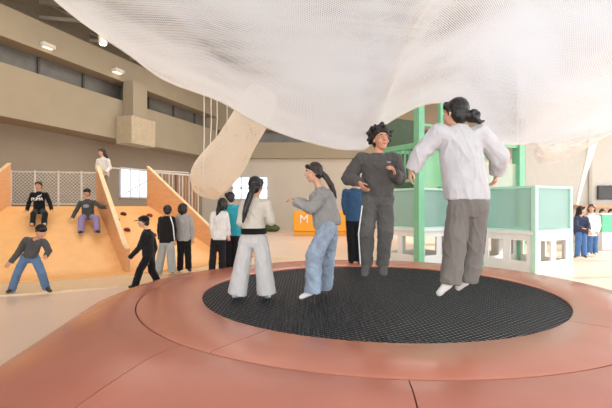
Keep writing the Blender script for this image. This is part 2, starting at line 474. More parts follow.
def band(name, t0, t1, z0, z1, o0, o1, m, left=True):
    g = G()
    if left:
        c = (wl(t0, (o0 + o1) / 2, (z0 + z1) / 2) + wl(t1, (o0 + o1) / 2, (z0 + z1) / 2)) / 2
        g.box(c, t1 - t0, abs(o1 - o0), z1 - z0, ax=(WD, WN, UP))
    else:
        g.box(((t0 + t1) / 2, YB - (o0 + o1) / 2, (z0 + z1) / 2), t1 - t0, abs(o1 - o0), z1 - z0)
    return struct(g, name, m)
XB0 = wl(TEND, 0, 0).x
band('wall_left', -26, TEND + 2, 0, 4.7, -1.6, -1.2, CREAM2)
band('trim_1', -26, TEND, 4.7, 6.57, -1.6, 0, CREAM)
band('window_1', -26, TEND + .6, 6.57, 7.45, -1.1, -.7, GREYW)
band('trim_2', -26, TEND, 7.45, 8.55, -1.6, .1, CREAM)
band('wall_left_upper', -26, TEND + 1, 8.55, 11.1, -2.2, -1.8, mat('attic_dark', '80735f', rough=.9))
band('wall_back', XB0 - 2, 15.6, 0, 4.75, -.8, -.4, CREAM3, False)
band('trim_3', XB0 - .8, 15.6, 4.75, 5.8, -.8, 0.05, CREAM, False)
band('window_2', XB0 - 1, 15.6, 5.8, 6.65, -1.1, -.7, GREYW, False)
band('trim_4', XB0 - 4, 15.6, 6.65, 11.1, -.8, .1, CREAM, False)
# clerestory mullions
for k in range(12):
    g = G(); g.box(wl(-9 + k * 2.2, -.66, 7.0), .09, .1, .88, ax=(WD, WN, UP))
    struct(g, 'window_1_mullion', mat('mullion_dark', '55504a', rough=.5))
# pier on the gallery wall
g = G(); c = wl(6.4, .3, 6.6); g.box(c, 1.0, .6, 1.8, ax=(WD, WN, UP)); struct(g, 'trim_5', CREAM, bevel=.02)
g = G(); c = wl(6.3, .45, 5.1); g.box(c, 1.7, .9, 1.3, ax=(WD, WN, UP)); struct(g, 'trim_6', mat('pier_box', 'b8a78c', rough=.7), bevel=.03)
# steel roof beams above the gallery
STEEL = mat('roof_steel', 'b0a28e', rough=.7, var=.1)
for k in range(9):
    g = G(); y = 7 + k * 2.4
    a = V((-16, y - 1.5, 10.3)); b_ = V((6, y + 3, 10.3))
    g.bar(a, b_, .16, .3); g.bar(a - UP * .7, b_ - UP * .7, .12, .14)
    n = 14
    for i in range(n):
        p = a.lerp(b_, i / n); q_ = a.lerp(b_, (i + 1) / n)
        if i % 2: g.bar(p, q_ - UP * .7, .06, .06)
        else: g.bar(p - UP * .7, q_, .06, .06)
    struct(g, 'ceiling_beam', STEEL)
# bright daylight windows
def window_l(name, t0, t1, z0, z1, off=-1.19):
    g = G(); c = wl((t0 + t1) / 2, off, (z0 + z1) / 2); g.box(c, t1 - t0, .04, z1 - z0, ax=(WD, WN, UP))
    o = struct(g, name, emit('daylight_pane', 'e6eefc', 1.05))
    g = G(); w = .09
    for z in (z0, z1): g.box(wl((t0 + t1) / 2, off + .03, z), t1 - t0 + w, .1, w, ax=(WD, WN, UP))
    n = 3
    for i in range(n + 1): g.box(wl(t0 + (t1 - t0) * i / n, off + .03, (z0 + z1) / 2), w * (1 if i in (0, n) else .6), .1, z1 - z0 + w, ax=(WD, WN, UP))
    g.bar(wl(t0 + .1, off + .08, z0 + .1), wl(t1 - .2, off + .08, z0 + .1 + (z1 - z0) * .55), .05, .05)
    q_ = g.build('window_frame', mat('frame_white', 'c8ccd0', rough=.5), o, smooth=False)
window_l('window_3', 7.0, 9.2, 2.0, 3.5)
g = G(); g.box(((-4.9 + -2.7) / 2, YB + .38, 2.75), 2.4, .04, 1.5); o = struct(g, 'window_4', emit('daylight_pane', 'e6eefc', 1.05))
g = G()
for i in range(5): g.box((-5 + i * .6, YB + .33, 2.75), .08, .08, 1.5)
for z in (2.0, 2.75, 3.5): g.box((-3.8, YB + .33, z), 2.5, .08, .08)
g.build('window_frame', mat('frame_white', 'c8ccd0'), o, smooth=False)
# near partition on the window side
g = G(); g.box((11.2, 18.3, 5.5), 4.4, .3, 11); struct(g, 'wall_right', mat('plaster_right', 'cfc7bb', rough=.85, var=.03))
g = G(); g.box((11.9, 18.1, 2.6), .12, .1, 5.2); g.box((9.05, 18.1, 2.6), .2, .2, 5.2); struct(g, 'trim_7', mat('trim_pale', 'b5ada0', rough=.7))
# glazed outer wall with open daylight beyond
g = G()
XR = 17.0
for k in range(12): g.box((XR, -10 + k * 2.6, 3.2), .14, .12, 6.4)
for z in (.06, 3.2, 6.4): g.box((XR, 4.3, z), .14, 28.8, .12)
struct(g, 'window_5', mat('frame_white', 'c8ccd0'))
g = G(); g.box((XR, 8, 8.8), .3, 46, 4.7); struct(g, 'wall_right_upper', CREAM3)

g = G()
for k in range(3): g.box((13.5 + k * 1.75, 18.4, 3.2), .12, .14, 6.4)
for z in (.06, 3.2, 6.4): g.box((15.25, 18.4, z), 3.5, .12, .14)
struct(g, 'window_6', mat('frame_white', 'c8ccd0'))
# ceiling lamps
LAMPW = mat('lamp_housing_white', 'd9d3c8', rough=.4)
def downlight(px, py, D, lab, h=.4, rad=.13):
    p = P(px, py, D); t = thing('downlight', p, lab, 'lamp')
    g = G(); g.cap(p + UP * h, p, rad, rad, 20, True, True); g.build('housing', LAMPW, t, smooth=False)
    g = G(); g.cap(p + UP * .0, p - UP * .03, rad * .8, rad * .7, 20, True, True); g.build('diffuser', emit('lamp_glow', 'fff0d8', 6), t)
    g = G(); g.cap(p + UP * h, V((p.x, p.y, 10.1)), .015, .015, 8); g.build('rod', STEEL, t)
downlight(103, 44, 14, 'glowing white cylinder downlight hanging from the steel roof beams')
def spot(px, py, D, lab):
    p = P(px, py, D); t = thing('spotlight', p, lab, 'lamp')
    g = G(); g.box(p, .55, .4, .16, ax=(WD, WN, UP)); g.build('housing', LAMPW, t, smooth=False, bevel=.02)
    g = G(); g.box(p - UP * .09, .4, .25, .02, ax=(WD, WN, UP)); g.build('lens', emit('lamp_glow_low', 'fff0d8', 1.2), t, smooth=False)
    g = G(); g.bar(p + UP * .05, p + UP * .05 - WN * .5, .06, .06); g.build('bracket', LAMPW, t, smooth=False)
spot(46, 46, 16.6, 'small white lamp box mounted on the upper beam near the dark glazing')
spot(117, 71, 20, 'small white lamp box mounted on the upper beam above the pier')

# ------------------------------------------------------------------ fan slide
SCN = V((-7.9, 15, 0)); R0, R1, ZD = 3.25, 6.62, 1.55
def sprof(r):
    q = (r - R0) / (R1 - R0)
    z = ZD * (1 - q * 1.12)
    return max(z, .05 + .02 * math.exp(-8 * max(0, q - .85))) if q < 1.2 else .05
def spt(r, ang, z=None, dz=0):
    return V((SCN.x + r * math.cos(ang), SCN.y + r * math.sin(ang), (sprof(r) if z is None else z) + dz))
AL, AM, AT, AE = math.atan2(-3, -.25), math.atan2(-2.8, 2.1), math.atan2(-1.4, 3.2), math.atan2(.1, 3.4)
SL = wood_mat('slide_orange', 'f2b878', rough=.42, var=.05, sc=(2, 2, 2))
SLW = wood_mat('slide_panel_wood', 'dea572', rough=.45, var=.08, sc=(2, 2, 9))
slide = thing('fan_slide', (SCN.x, SCN.y, 0), 'wide orange fan shaped slide with timber divider walls around a raised round deck', 'slide')
def sector(name, a0, a1, m):
    g = G(); n = 24; rr = [R0 - .02 + (R1 - R0 + .02) * i / 20 for i in range(21)]
    R = []
    for i in range(n + 1):
        a = a0 + (a1 - a0) * i / n
        top = [spt(r, a) for r in rr]; bot = [spt(rr[-1], a, .002), spt(rr[0], a, .002)]
        R.append(top + bot)
    g.rings(R); return g.build(name, m, slide)
sector('slide_chute', AL - .5, AM, SL); sector('climbing_ramp', AM, AT, SL); sector('curved_ramp', AT, AE, wood_mat('slide_orange_deep', 'd58c58', rough=.45, var=.06, sc=(2, 2, 2)))
g = G(); n = 48
g.rings([[spt(r, 2 * math.pi * k / n, z) for k in range(n)] for r, z in ((R0, .002), (R0, ZD), )]); g.build('deck', SLW, slide, smooth=False)
def divider(a, h0=1.12, h1=.52, w=.09):
    g = G(); R = []
    d = V((-math.sin(a), math.cos(a), 0))
    for i in range(13):
        r = R0 - .12 + (R1 - .15 - R0) * i / 12; z = sprof(r); h = h0 + (h1 - h0) * i / 12
        c = spt(r, a, 0)
        R.append([c - d * w / 2 + UP * max(0, z - .02), c + d * w / 2 + UP * max(0, z - .02), c + d * w / 2 + UP * (z + h), c - d * w / 2 + UP * (z + h)])
    g.rings(R); g.build('divider_wall', SLW, slide, smooth=False)
    g = G()
    for i in range(12): g.bar(R[i][2].lerp(R[i][3], .5) + UP * .015, R[i + 1][2].lerp(R[i + 1][3], .5) + UP * .015, w + .02, .03)
    g.build('divider_cap', mat('cap_pale', 'e8c79c', rough=.5), slide, smooth=False)
divider(AL); divider(AM); divider(AT, 1.2, .35)
HOLD = [mat('hold_dark', '4a2f24', rough=.5), mat('hold_maroon', '7a2f2a', rough=.5)]
for i, (fa, r) in enumerate(((.3, 3.7), (.7, 3.8), (.5, 4.2), (.2, 4.5), (.8, 4.4), (.45, 4.8), (.7, 5.1), (.25, 5.3), (.6, 5.7), (.85, 5.0), (.15, 4.0))):
    p = spt(r, AM + (AT - AM) * fa); g = G(); g.ell(p + UP * .02, V((.09, 0, .0)), V((0, .07, -.02)), V((0, 0, .06)))
    g.build('climbing_hold', HOLD[i % 2], slide, wr=(.012, 20, 20))
# fence at the back of the deck
fence = thing('mesh_fence', (-8.4, 17.0, ZD), 'white wire mesh fence with handrail at the back of the slide deck', 'fence')
RAILM = mat('rail_white', 'cfc9bf', rough=.45)
FA, FB = V((-11.2, 16.4, ZD)), V((-8.0, 17.1, ZD))
nfp = 4
for i in range(nfp + 1):
    p = FA.lerp(FB, i / nfp); g = G(); g.cap(p, p + UP * 1.35, .035, .035, 10); g.build('post', RAILM, fence)
for z in (.08, 1.32):
    g = G(); g.cap(FA + UP * z, FB + UP * z, .03, .03, 8); g.build('rail', RAILM, fence)
for i in range(nfp):
    a, b_ = FA.lerp(FB, i / nfp), FA.lerp(FB, (i + 1) / nfp); g = G(); L_ = (b_ - a).length; h = 1.2; n = int((L_ + h) / .13)
    d = (b_ - a).normalized()
    for k in range(1, n):
        o = k * .13
        for s_ in (0, 1):
            x0, z0 = max(0, o - h), min(o, h)
            x1, z1 = min(o, L_), max(0, o - L_)
            if s_: x0, x1 = L_ - x0, L_ - x1
            g.bar(a + d * x0 + UP * (z0 + .1), a + d * x1 + UP * (z1 + .1), .012, .012)
    g.build('wire_panel', RAILM, fence, smooth=False)
hr = thing('handrail', (-5.5, 14.5, ZD), 'thin pale handrail running above the climbing ramp to the slatted screen', 'railing')
ra, rb = V((-6.3, 13.2, ZD)), V((-4.2, 15.4, ZD))
g = G(); g.cap(ra + UP * 1.2, rb + UP * 1.2, .022, .022, 8); g.build('rail', RAILM, hr)
for p in (ra, ra.lerp(rb, .5)):
    g = G(); g.cap(p + UP * .0, p + UP * 1.2, .02, .02, 8); g.build('post', RAILM, hr)
scr = thing('slat_screen', (-4.6, 15.2, ZD), 'slatted screen of pale and orange upright boards on the slide deck', 'screen')
sa, sb = V((-5.25, 14.6, 0)), V((-4.15, 16.6, 0))
for i in range(15):
    p = sa.lerp(sb, i / 14); g = G(); g.box(p + UP * 1.35 , .04, .085, 2.7, rz=.5)
    g.build('slat', [mat('slat_pale', 'd9c8b4', rough=.6), mat('slat_orange', 'c98a5a', rough=.6), mat('slat_pale', 'd9c8b4')][i % 3] if i != 7 else mat('slat_brown', '7a4630', rough=.6), scr, smooth=False)
g = G(); g.bar(sa + UP * 2.72, sb + UP * 2.72, .08, .06); g.build('top_rail', RAILM, scr, smooth=False)
# landing mat
lm = G(); R = []
for i in range(41):
    a = AL - .7 + (AE - AL + .38) * i / 40
    R.append([spt(R1 + .02, a, .0), spt(R1 + .02, a, .035), spt(R1 + 1.25, a, .035), spt(R1 + 1.27, a, .03), spt(R1 + 1.27, a, .0)])
lm.rings(R)
tag(lm.build('landing_mat', mat('mat_cream', 'e0c19c', rough=.5, var=.04, scale=1), smooth=False), 'long cream landing mat curving along the foot of the orange slide', 'mat')

# ------------------------------------------------------------------ green play tower
GC = V((5.4, 10.2, 0)); GU, GV = V((.871, .491, 0)), V((-.491, .871, 0)); MOD = 1.45
GREEN = mat('frame_green', '7fbf96', rough=.4, var=.05)
MINT = mat('frame_mint', 'b4e0cc', rough=.4, var=.04)
WHITE = mat('panel_white', 'e4e4e0', rough=.5, var=.02)
TEAL = glass_mat('panel_teal', 'c9e2dc', .36)
GPAN = glass_mat('panel_green', '9ad9a4', .6)
def gp(u, v, z=0): return GC + GU * u + GV * v + UP * z
tower = thing('play_tower', GC + GU * .7 + GV * 1.6, 'tall green framed play tower with translucent teal panels on a white base', 'play structure')
tower.location.z = 0
def post(u, v, z0, z1, m, w=.1):
    g = G(); g.box(gp(u, v, (z0 + z1) / 2), w, w, z1 - z0, ax=(GU, GV, UP)); g.build('post', m, tower, smooth=False, bevel=.008)
def beam(u0, v0, u1, v1, z, m, w=.1, h=.1, name='beam'):
    g = G(); g.bar(gp(u0, v0, z), gp(u1, v1, z), w, h); g.build(name, m, tower, smooth=False, bevel=.006)
def panel(u0, v0, u1, v1, z0, z1, m, name='panel', th=.02):
    a, b_ = gp(u0, v0), gp(u1, v1); d = (b_ - a); L_ = d.length; d.normalize()
    g = G(); g.box((a + b_) / 2 + UP * (z0 + z1) / 2, L_ - .1, th, z1 - z0, ax=(d, UP.cross(d), UP)); g.build(name, m, tower, smooth=False)
def baseface(u0, v0, u1, v1):
    a, b_ = gp(u0, v0), gp(u1, v1); d = b_ - a; L_ = d.length; d.normalize(); y = UP.cross(d); ax = (d, y, UP)
    g = G()
    xs = [0, .12, .42, .55, .88, 1.0]
    for x0, x1 in ((0, .13), (.43, .56), (.87, 1)): g.box(a + d * L_ * (x0 + x1) / 2 + UP * .45, L_ * (x1 - x0), .05, .9, ax=ax)
    for x0, x1 in ((.13, .43), (.56, .87)):
        g.box(a + d * L_ * (x0 + x1) / 2 + UP * .82, L_ * (x1 - x0), .05, .16, ax=ax); g.box(a + d * L_ * (x0 + x1) / 2 + UP * .12, L_ * (x1 - x0), .05, .24, ax=ax)
    g.build('base_panel', WHITE, tower, smooth=False)
def module(u, v, ztop, mglass=TEAL):
    c = [(u, v), (u + MOD, v), (u + MOD, v + MOD), (u, v + MOD)]
    for i in range(4):
        a, b_ = c[i], c[(i + 1) % 4]
        baseface(*a, *b_)
        beam(*a, *b_, .93, WHITE, .12, .08, 'base_beam'); beam(*a, *b_, .98, MINT, .08, .05); beam(*a, *b_, 2.03, MINT, .09, .06)
        panel(*a, *b_, 1.0, 2.0, mglass)
    g = G(); p = gp(u + MOD / 2, v + MOD / 2, .95); g.box(p, MOD - .1, MOD - .1, .05, ax=(GU, GV, UP)); g.build('deck', WHITE, tower, smooth=False)
module(0, 0, 2.03); module(-MOD, 2.3, 4.2); module(0, MOD + .02, 3.3)
for u, v, z1, m, w in ((0, 0, 2.06, MINT, .12), (MOD, 0, 2.06, MINT, .1), (MOD + .06, MOD, 3.34, GREEN, .24), (0, MOD, 3.3, GREEN, .1), (MOD, 2 * MOD + .02, 3.3, GREEN, .1), (0, 2 * MOD + .02, 4.6, GREEN, .12),
                      (-MOD, 2.3, 4.7, GREEN, .2), (0, 2.3, 4.2, GREEN, .12), (-MOD, 2.3 + MOD, 4.6, GREEN, .12)):
    post(u, v, 0, z1, m, w)
def railing(u0, v0, u1, v1, z0, z1, n):
    beam(u0, v0, u1, v1, z1, GREEN, .12, .14); beam(u0, v0, u1, v1, z0, GREEN, .08, .08)
    for i in range(1, n):
        u, v = u0 + (u1 - u0) * i / n, v0 + (v1 - v0) * i / n
        g = G(); g.box(gp(u, v, (z0 + z1) / 2), .04, .04, z1 - z0, ax=(GU, GV, UP)); g.build('baluster', GREEN, tower, smooth=False)
railing(-MOD, 2.3, -MOD, 2.3 + MOD, 2.27, 3.2, 8)
beam(-MOD, 2.3 + MOD, 0, 2.3 + MOD, 3.2, GREEN); beam(-MOD, 2.3, 0, 2.3, 3.2, GREEN, .12, .12); beam(-MOD, 2.3, 0, 2.3, 3.75, GREEN, .06, .06); beam(-MOD, 2.3, -MOD, 2.3 + MOD, 4.2, GREEN, .06, .06)
panel(-MOD, 2.3, 0, 2.3, 2.1, 3.1, GPAN, 'green_panel')
panel(-MOD, 2.3 + MOD, 0, 2.3 + MOD, 2.1, 4.2, mat('panel_dark_olive', '4d5a40', rough=.6), 'dark_panel')
beam(0, MOD, MOD, MOD, 3.27, GREEN, .12, .17); beam(0, MOD, 0, 2 * MOD, 3.27, GREEN); beam(MOD, MOD, MOD, 2 * MOD, 3.27, GREEN); beam(0, 2 * MOD, MOD, 2 * MOD, 3.27, GREEN)
panel(0, MOD, MOD, MOD, 2.1, 2.75, glass_mat('panel_cream', 'e6e3cc', .5), 'cream_panel')

# ------------------------------------------------------------------ net canopy
edge = [(-160, -170, 9), (-60, -95, 9), (10, -42, 9), (62, 0, 9.2), (98, 33, 9.4), (130, 55, 9.6), (165, 80, 9.8), (220, 101, 10), (252, 120, 10), (290, 136, 9.9), (330, 147, 9.7), (352, 149.5, 9.5), (367, 147, 9.3), (378, 130, 9.2), (400, 115, 9.1), (425, 104, 9), (450, 104, 9), (478, 122, 9), (500, 142, 9.1), (535, 143, 9.2), (570, 140, 9.3), (598, 136, 9.4), (625, 129, 9.5), (690, 100, 9.5), (800, 40, 9.5)]
def catm(pts, n):
    out = []
    for i in range(len(pts) - 1):
        p0, p1, p2, p3 = pts[max(i - 1, 0)], pts[i], pts[i + 1], pts[min(i + 2, len(pts) - 1)]
        for k in range(n):
            t = k / n
            out.append(.5 * ((2 * p1) + (p2 - p0) * t + (2 * p0 - 5 * p1 + 4 * p2 - p3) * t * t + (3 * p1 - p0 - 3 * p2 + p3) * t ** 3))
    out.append(pts[-1]); return out
E = catm([P(*e) for e in edge], 5)
canopy = thing('net_canopy', (0, 5, 0), 'huge white climbing net billowing overhead above the trampoline and green tower', 'net')
g = G(); NR = 40; g.uv = []
for i, p in enumerate(E):
    for j in range(NR + 1):
        s_ = j / NR
        y = p.y * (1 - s_) - 3.5 * s_
        x = p.x * (1 + .0 * s_)
        z = p.z + (5.3 - p.z) * (s_ ** .75)
        lump = noise.noise(V((x * .35, y * .3, 1.3))) * .6 + noise.noise(V((x * .9, y * .7, 4.1))) * .2
        z += lump * 1.6 * s_ * (1 - s_) * (1 if y > 1.5 else max(0, y / 1.5)) - .1 * math.sin(math.pi * min(1, s_ * 6)) * (1 if s_ < .167 else 0)
        g.v.append(V((x, y, z))); g.uv.append((i / (len(E) - 1), s_))
for i in range(len(E) - 1):
    for j in range(NR):
        a = i * (NR + 1) + j; g.f.append((a, a + NR + 1, a + NR + 2, a + 1))
NETM = net_mat('net_white', 'eceef0', 420, 300, .34, .5)
g.build('net_sheet', NETM, canopy)
g = G(); g.chain(E, [.025] * len(E), 8); g.build('edge_rope', mat('rope_white', 'e8e2d8', rough=.8), canopy)
# pouch and strap hanging from the canopy by the tower
g = G(); g.uv = []
up_ = [P(529, 142, 9.15), P(538, 142, 9.18), P(552, 141, 9.2), P(570, 139, 9.3), P(590, 136, 9.35), P(604, 132, 9.4)]
lo_ = [P(531, 152, 9.3), P(538, 166, 9.4), P(553, 164, 9.5), P(570, 158, 9.5), P(588, 148, 9.5), P(604, 136, 9.5)]
for i in range(6):
    for j in range(7):
        t_ = j / 6; p = up_[i].lerp(lo_[i], t_); p.y -= .35 * math.sin(math.pi * t_); g.v.append(p); g.uv.append((i / 5, t_))
for i in range(5):
    for j in range(6):
        a = i * 7 + j; g.f.append((a, a + 7, a + 8, a + 1))
g.build('net_pouch', net_mat('net_pouch_white', 'f2ece6', 45, 14, .5, .5), canopy, sub=2)
g = G(); R = []
for px, py, w in ((594, 138, .1), (590, 155, .07), (585, 172, .05), (579, 194, .035), (577, 205, .02)):
    p = P(px, py, 9.5); R.append([p + V((a * w, b_ * .02, 0)) for a, b_ in ((-1, -1), (1, -1), (1, 1), (-1, 1))])
g.rings(R); g.build('net_strap', mat('strap_white', 'efe9e2', rough=.8), canopy)
# net tube down to the deck
tube = thing('net_tube', P(205, 196, 12.5), 'cream net tunnel drooping from the canopy edge to the slide deck', 'net')
cp = [(262, 96, 10.4, .4), (252, 118, 10.9, .44), (238, 140, 11.3, .5), (224, 160, 11.7, .58), (212, 178, 12.1, .58), (207, 192, 12.3, .4)]
pts = catm([V((*P(a, b_, c_), d_)) if False else Vector((P(a, b_, c_).x, P(a, b_, c_).y, P(a, b_, c_).z, d_)) for a, b_, c_, d_ in cp], 5)
g = G(); g.uv = []; n = 32
for i, q4 in enumerate(pts):
    c = V(q4[:3]); d = (V(pts[min(i + 1, len(pts) - 1)][:3]) - V(pts[max(i - 1, 0)][:3])).normalized(); x, y = frame(d)
    for k in range(n + 1):
        a = 2 * math.pi * k / n; rr = q4[3] * (1 + .12 * noise.noise(V((math.cos(a) * 1.2, math.sin(a) * 1.2, i * .12))))
        g.v.append(c + x * rr * math.cos(a) + y * rr * math.sin(a)); g.uv.append((k / n, i / (len(pts) - 1)))
for i in range(len(pts) - 1):
    for k in range(n):
        a = i * (n + 1) + k; g.f.append((a, a + 1, a + n + 2, a + n + 1))
g.build('net_sleeve', net_mat('net_tube_cream', 'efe6d8', 60, 60, .36, .45), tube)
for i, (px, y0, y1) in enumerate(((204, 92, 178), (211, 96, 150), (217, 98, 140), (227, 102, 132))):
    g = G(); a, b_ = P(px, y0, 10.6), P(px - 1, y1, 10.8)
    g.chain([a, a.lerp(b_, .5) + V((.02, 0, 0)), b_], [.012] * 3, 8)
    tag(g.build('hanging_rope', mat('rope_white', 'e8e2d8')), ['longest thin white rope hanging from the canopy edge beside the net tunnel', 'second thin white rope from the longest one, ending at mid height', 'third thin white rope from the longest one, above the net tunnel', 'shortest thin white rope, hanging just over the top of the net tunnel'][i], 'rope', 'ropes hanging from the canopy edge')

# ------------------------------------------------------------------ far things
bench = thing('foam_wall', (1.1, 22.3, 0), 'bright orange low padded barrier with white letter mark by the cream wall', 'barrier')
g = G(); g.box((1.12, 22.5, .76), 3.55, .7, 1.06); g.build('padding', mat('foam_orange', 'f0a21c', rough=.45, var=.05), bench, smooth=False, bevel=.06)
g = G(); g.box((1.12, 22.5, .115), 3.45, .64, .22); g.build('plinth', mat('foam_yellow', 'dd9a2c', rough=.5), bench, smooth=False, bevel=.02)

def text(name, body, c, X, Y, size, m, parent, ext=.004, align='CENTER'):
    cu = bpy.data.curves.new(name, 'FONT'); cu.body = body; cu.size = size; cu.extrude = ext; cu.align_x = align; cu.align_y = 'CENTER'
    o = bpy.data.objects.new(name, cu); COL.objects.link(o)
    dg = bpy.context.evaluated_depsgraph_get(); dg.update()
    me = bpy.data.meshes.new_from_object(o.evaluated_get(dg)); bpy.data.objects.remove(o)
    X, Y = V(X).normalized(), V(Y).normalized(); Z = X.cross(Y); base = parent_origin(parent)
    for v in me.vertices: v.co = V(c) + X * v.co.x + Y * v.co.y + Z * v.co.z - base
    o = bpy.data.objects.new(name, me); COL.objects.link(o); me.materials.clear(); me.materials.append(m); o.parent = parent
    return o
PRW = mat('print_white', 'ecebe6', rough=.7)
text('logo', 'M', (-.1, 22.14, .86), (1, 0, 0), (0, 0, 1), .62, PRW, bench)
text('logo', 'NET', (.05, 20.24, .58), (1, 0, 0), (0, 0, 1), .2, PRW, bench) if False else None
g = G(); g.ell((-2.05, 26, .2), V((.5, 0, 0)), V((0, .45, 0)), V((0, 0, .22))); g.cap((-2.2, 26, .3), (-2.15, 26, .42), .25, .12)
tag(g.build('beanbag', mat('beanbag_green', '4a5a34', rough=.8, var=.15), vox=.03, sm=4, wr=(.03, 5, 5)), 'olive green beanbag slumped on the far peach floor', 'beanbag')

tv = thing('wall_screen', (12.9, 17.95, 1.8), 'dark blank flat screen mounted on the pale wall above a wooden shelf', 'screen')
g = G(); g.box((12.95, 18.08, 2.12), 1.5, .06, .58); g.build('bezel', mat('screen_bezel', '2b2726', rough=.4), tv, smooth=False, bevel=.01)
g = G(); g.box((12.95, 18.045, 2.12), 1.42, .012, .5); g.build('screen', mat('screen_dark', '3a3331', rough=.25), tv, smooth=False)
shelf = thing('wall_shelf', (12, 17.9, 1.4), 'long orange timber shelf fixed to the pale wall under the dark screen', 'shelf')
g = G(); g.box((12.3, 17.95, 1.53), 2.2, .4, .14); g.build('board', wood_mat('shelf_wood', 'd9a470'), shelf, smooth=False, bevel=.01)
for x in (11.5, 13.1):
    g = G(); g.box((x, 18.0, 1.4), .05, .25, .16); g.build('bracket', RAILM, shelf, smooth=False)
cnt = thing('reception_counter', (10.9, 15.6, 0), 'mint green fronted counter with white base by the bright windows', 'counter')
g = G(); g.box((11.4, 15.6, .95), 1.9, .7, .62); g.build('front_panel', mat('counter_mint', '6fcfa0', rough=.45), cnt, smooth=False, bevel=.02)
g = G(); g.box((11.4, 15.6, .32), 1.86, .66, .64); g.build('base', WHITE, cnt, smooth=False, bevel=.01)
g = G(); g.box((11.4, 15.6, 1.28), 1.96, .76, .05); g.build('worktop', WHITE, cnt, smooth=False, bevel=.01)

# ------------------------------------------------------------------ people on the trampoline
def sash(col, t0=.15, t1=.29, w=.166):
    def fn(root, s, k):
        g = G(); g.loft([(k['tl'](t0), k['hl'] * w * s, k['fr'] * .136 * s), (k['tl']((t0 + t1) / 2), k['hl'] * (w + .003) * s, k['fr'] * .139 * s), (k['tl'](t1), k['hl'] * w * s, k['fr'] * .136 * s)], seg=28)
        g.build('waistband', cloth('sash_black', '1c1917'), root, wr=(.004, 18, 18))
    return fn
# girl in white, seen from behind
J = JJ(5.4, head=(256, 186.5), neck=(255, 199), sa=(244.5, 205), sb=(267, 204.5), ea=(241, 222, -.02), eb=(271, 221, -.02), wa=(245, 221, .22), wb=(264, 219, .24),
       ha=(246.5, 240), hb=(260.5, 240), ka=(241.5, 269), kb=(264, 269), aa=(237.5, 292.5), ab=(266.5, 292.5), ta=(235, 296.8, .14), tb=(268, 296.8, .14))
tailp = [P(254, 186, 5.32), P(251, 193, 5.25), P(247.5, 203, 5.23), P(245, 213, 5.22), P(243, 222, 5.22)]
person('girl with long dark ponytail in cream top, black waistband and wide white trousers', J, 1.5, (.15, 1, 0), (.35, 1, 0),
       dict(skin=SK, top=cloth('cream_top', 'cfc4b4', .06), pants=cloth('white_trousers', 'c6c0bb', .05), shoe=SOCK, hair=HB), dict(style='long', tails=[(tailp, [.035, .04, .042, .034, .016])]),
       vox=.0055, top=dict(sl=(.066, .062, .05), hem=.1, name='blouse'), pants=dict(r=(.102, .112, .13)), hands=dict(a=dict(n=(0, 0, 1), d=(1, .2, .1)), b=dict(n=(0, 0, 1), d=(-1, .2, .1))),
       foot='sock', extras=sash(0), tw=(.17, .15, .14, .15), wr=(.008, 16, 5), wrt=(.008, 15, 10))
# girl in grey, profile
J = JJ(5.4, head=(313.5, 172.5), neck=(320, 188), sa=(321, 196, -.13), sb=(325, 195.5, .14), ea=(311, 208.5, -.2), eb=(313, 207, .2), wa=(295, 202, -.16), wb=(297, 200.5, .14),
       ha=(327, 229, -.08), hb=(330, 229, .09), ka=(314, 256, -.12), kb=(327, 258, .18), aa=(313, 291, -.1), ab=(325, 286, .36), ta=(301.5, 297, -.12), tb=(319, 289.5, .34))
tailp = [P(321, 172, 5.4), P(326, 177, 5.4), P(331, 185, 5.4), P(334.5, 193, 5.4), P(336, 198, 5.4)]
person('girl in grey sweatshirt and baggy light blue jeans, arms held out, ponytail behind', J, 1.53, (-1, -.05, -.02), (-1, -.12, -.1),
       dict(skin=SK, top=cloth('grey_sweat', '97928d', .08), pants=cloth('light_denim', '98a3b2', .22, .5), shoe=SOCK, hair=mat('hair_dark_brown', '2e211b', rough=.45, var=.25, scale=30)),
       dict(style='long', tails=[(tailp, [.03, .038, .038, .03, .012])]), hu=(.1, 0, 1), vox=.0055, top=dict(sl=(.08, .072, .055), hem=.03), pants=dict(r=(.115, .108, .104)), foot='sock',
       hands=dict(a=dict(n=(0, 0, -1), curl=.7), b=dict(n=(0, 0, -1), curl=.7)), tw=(.165, .155, .15, .15), dep=1.5, wr=(.014, 12, 8))
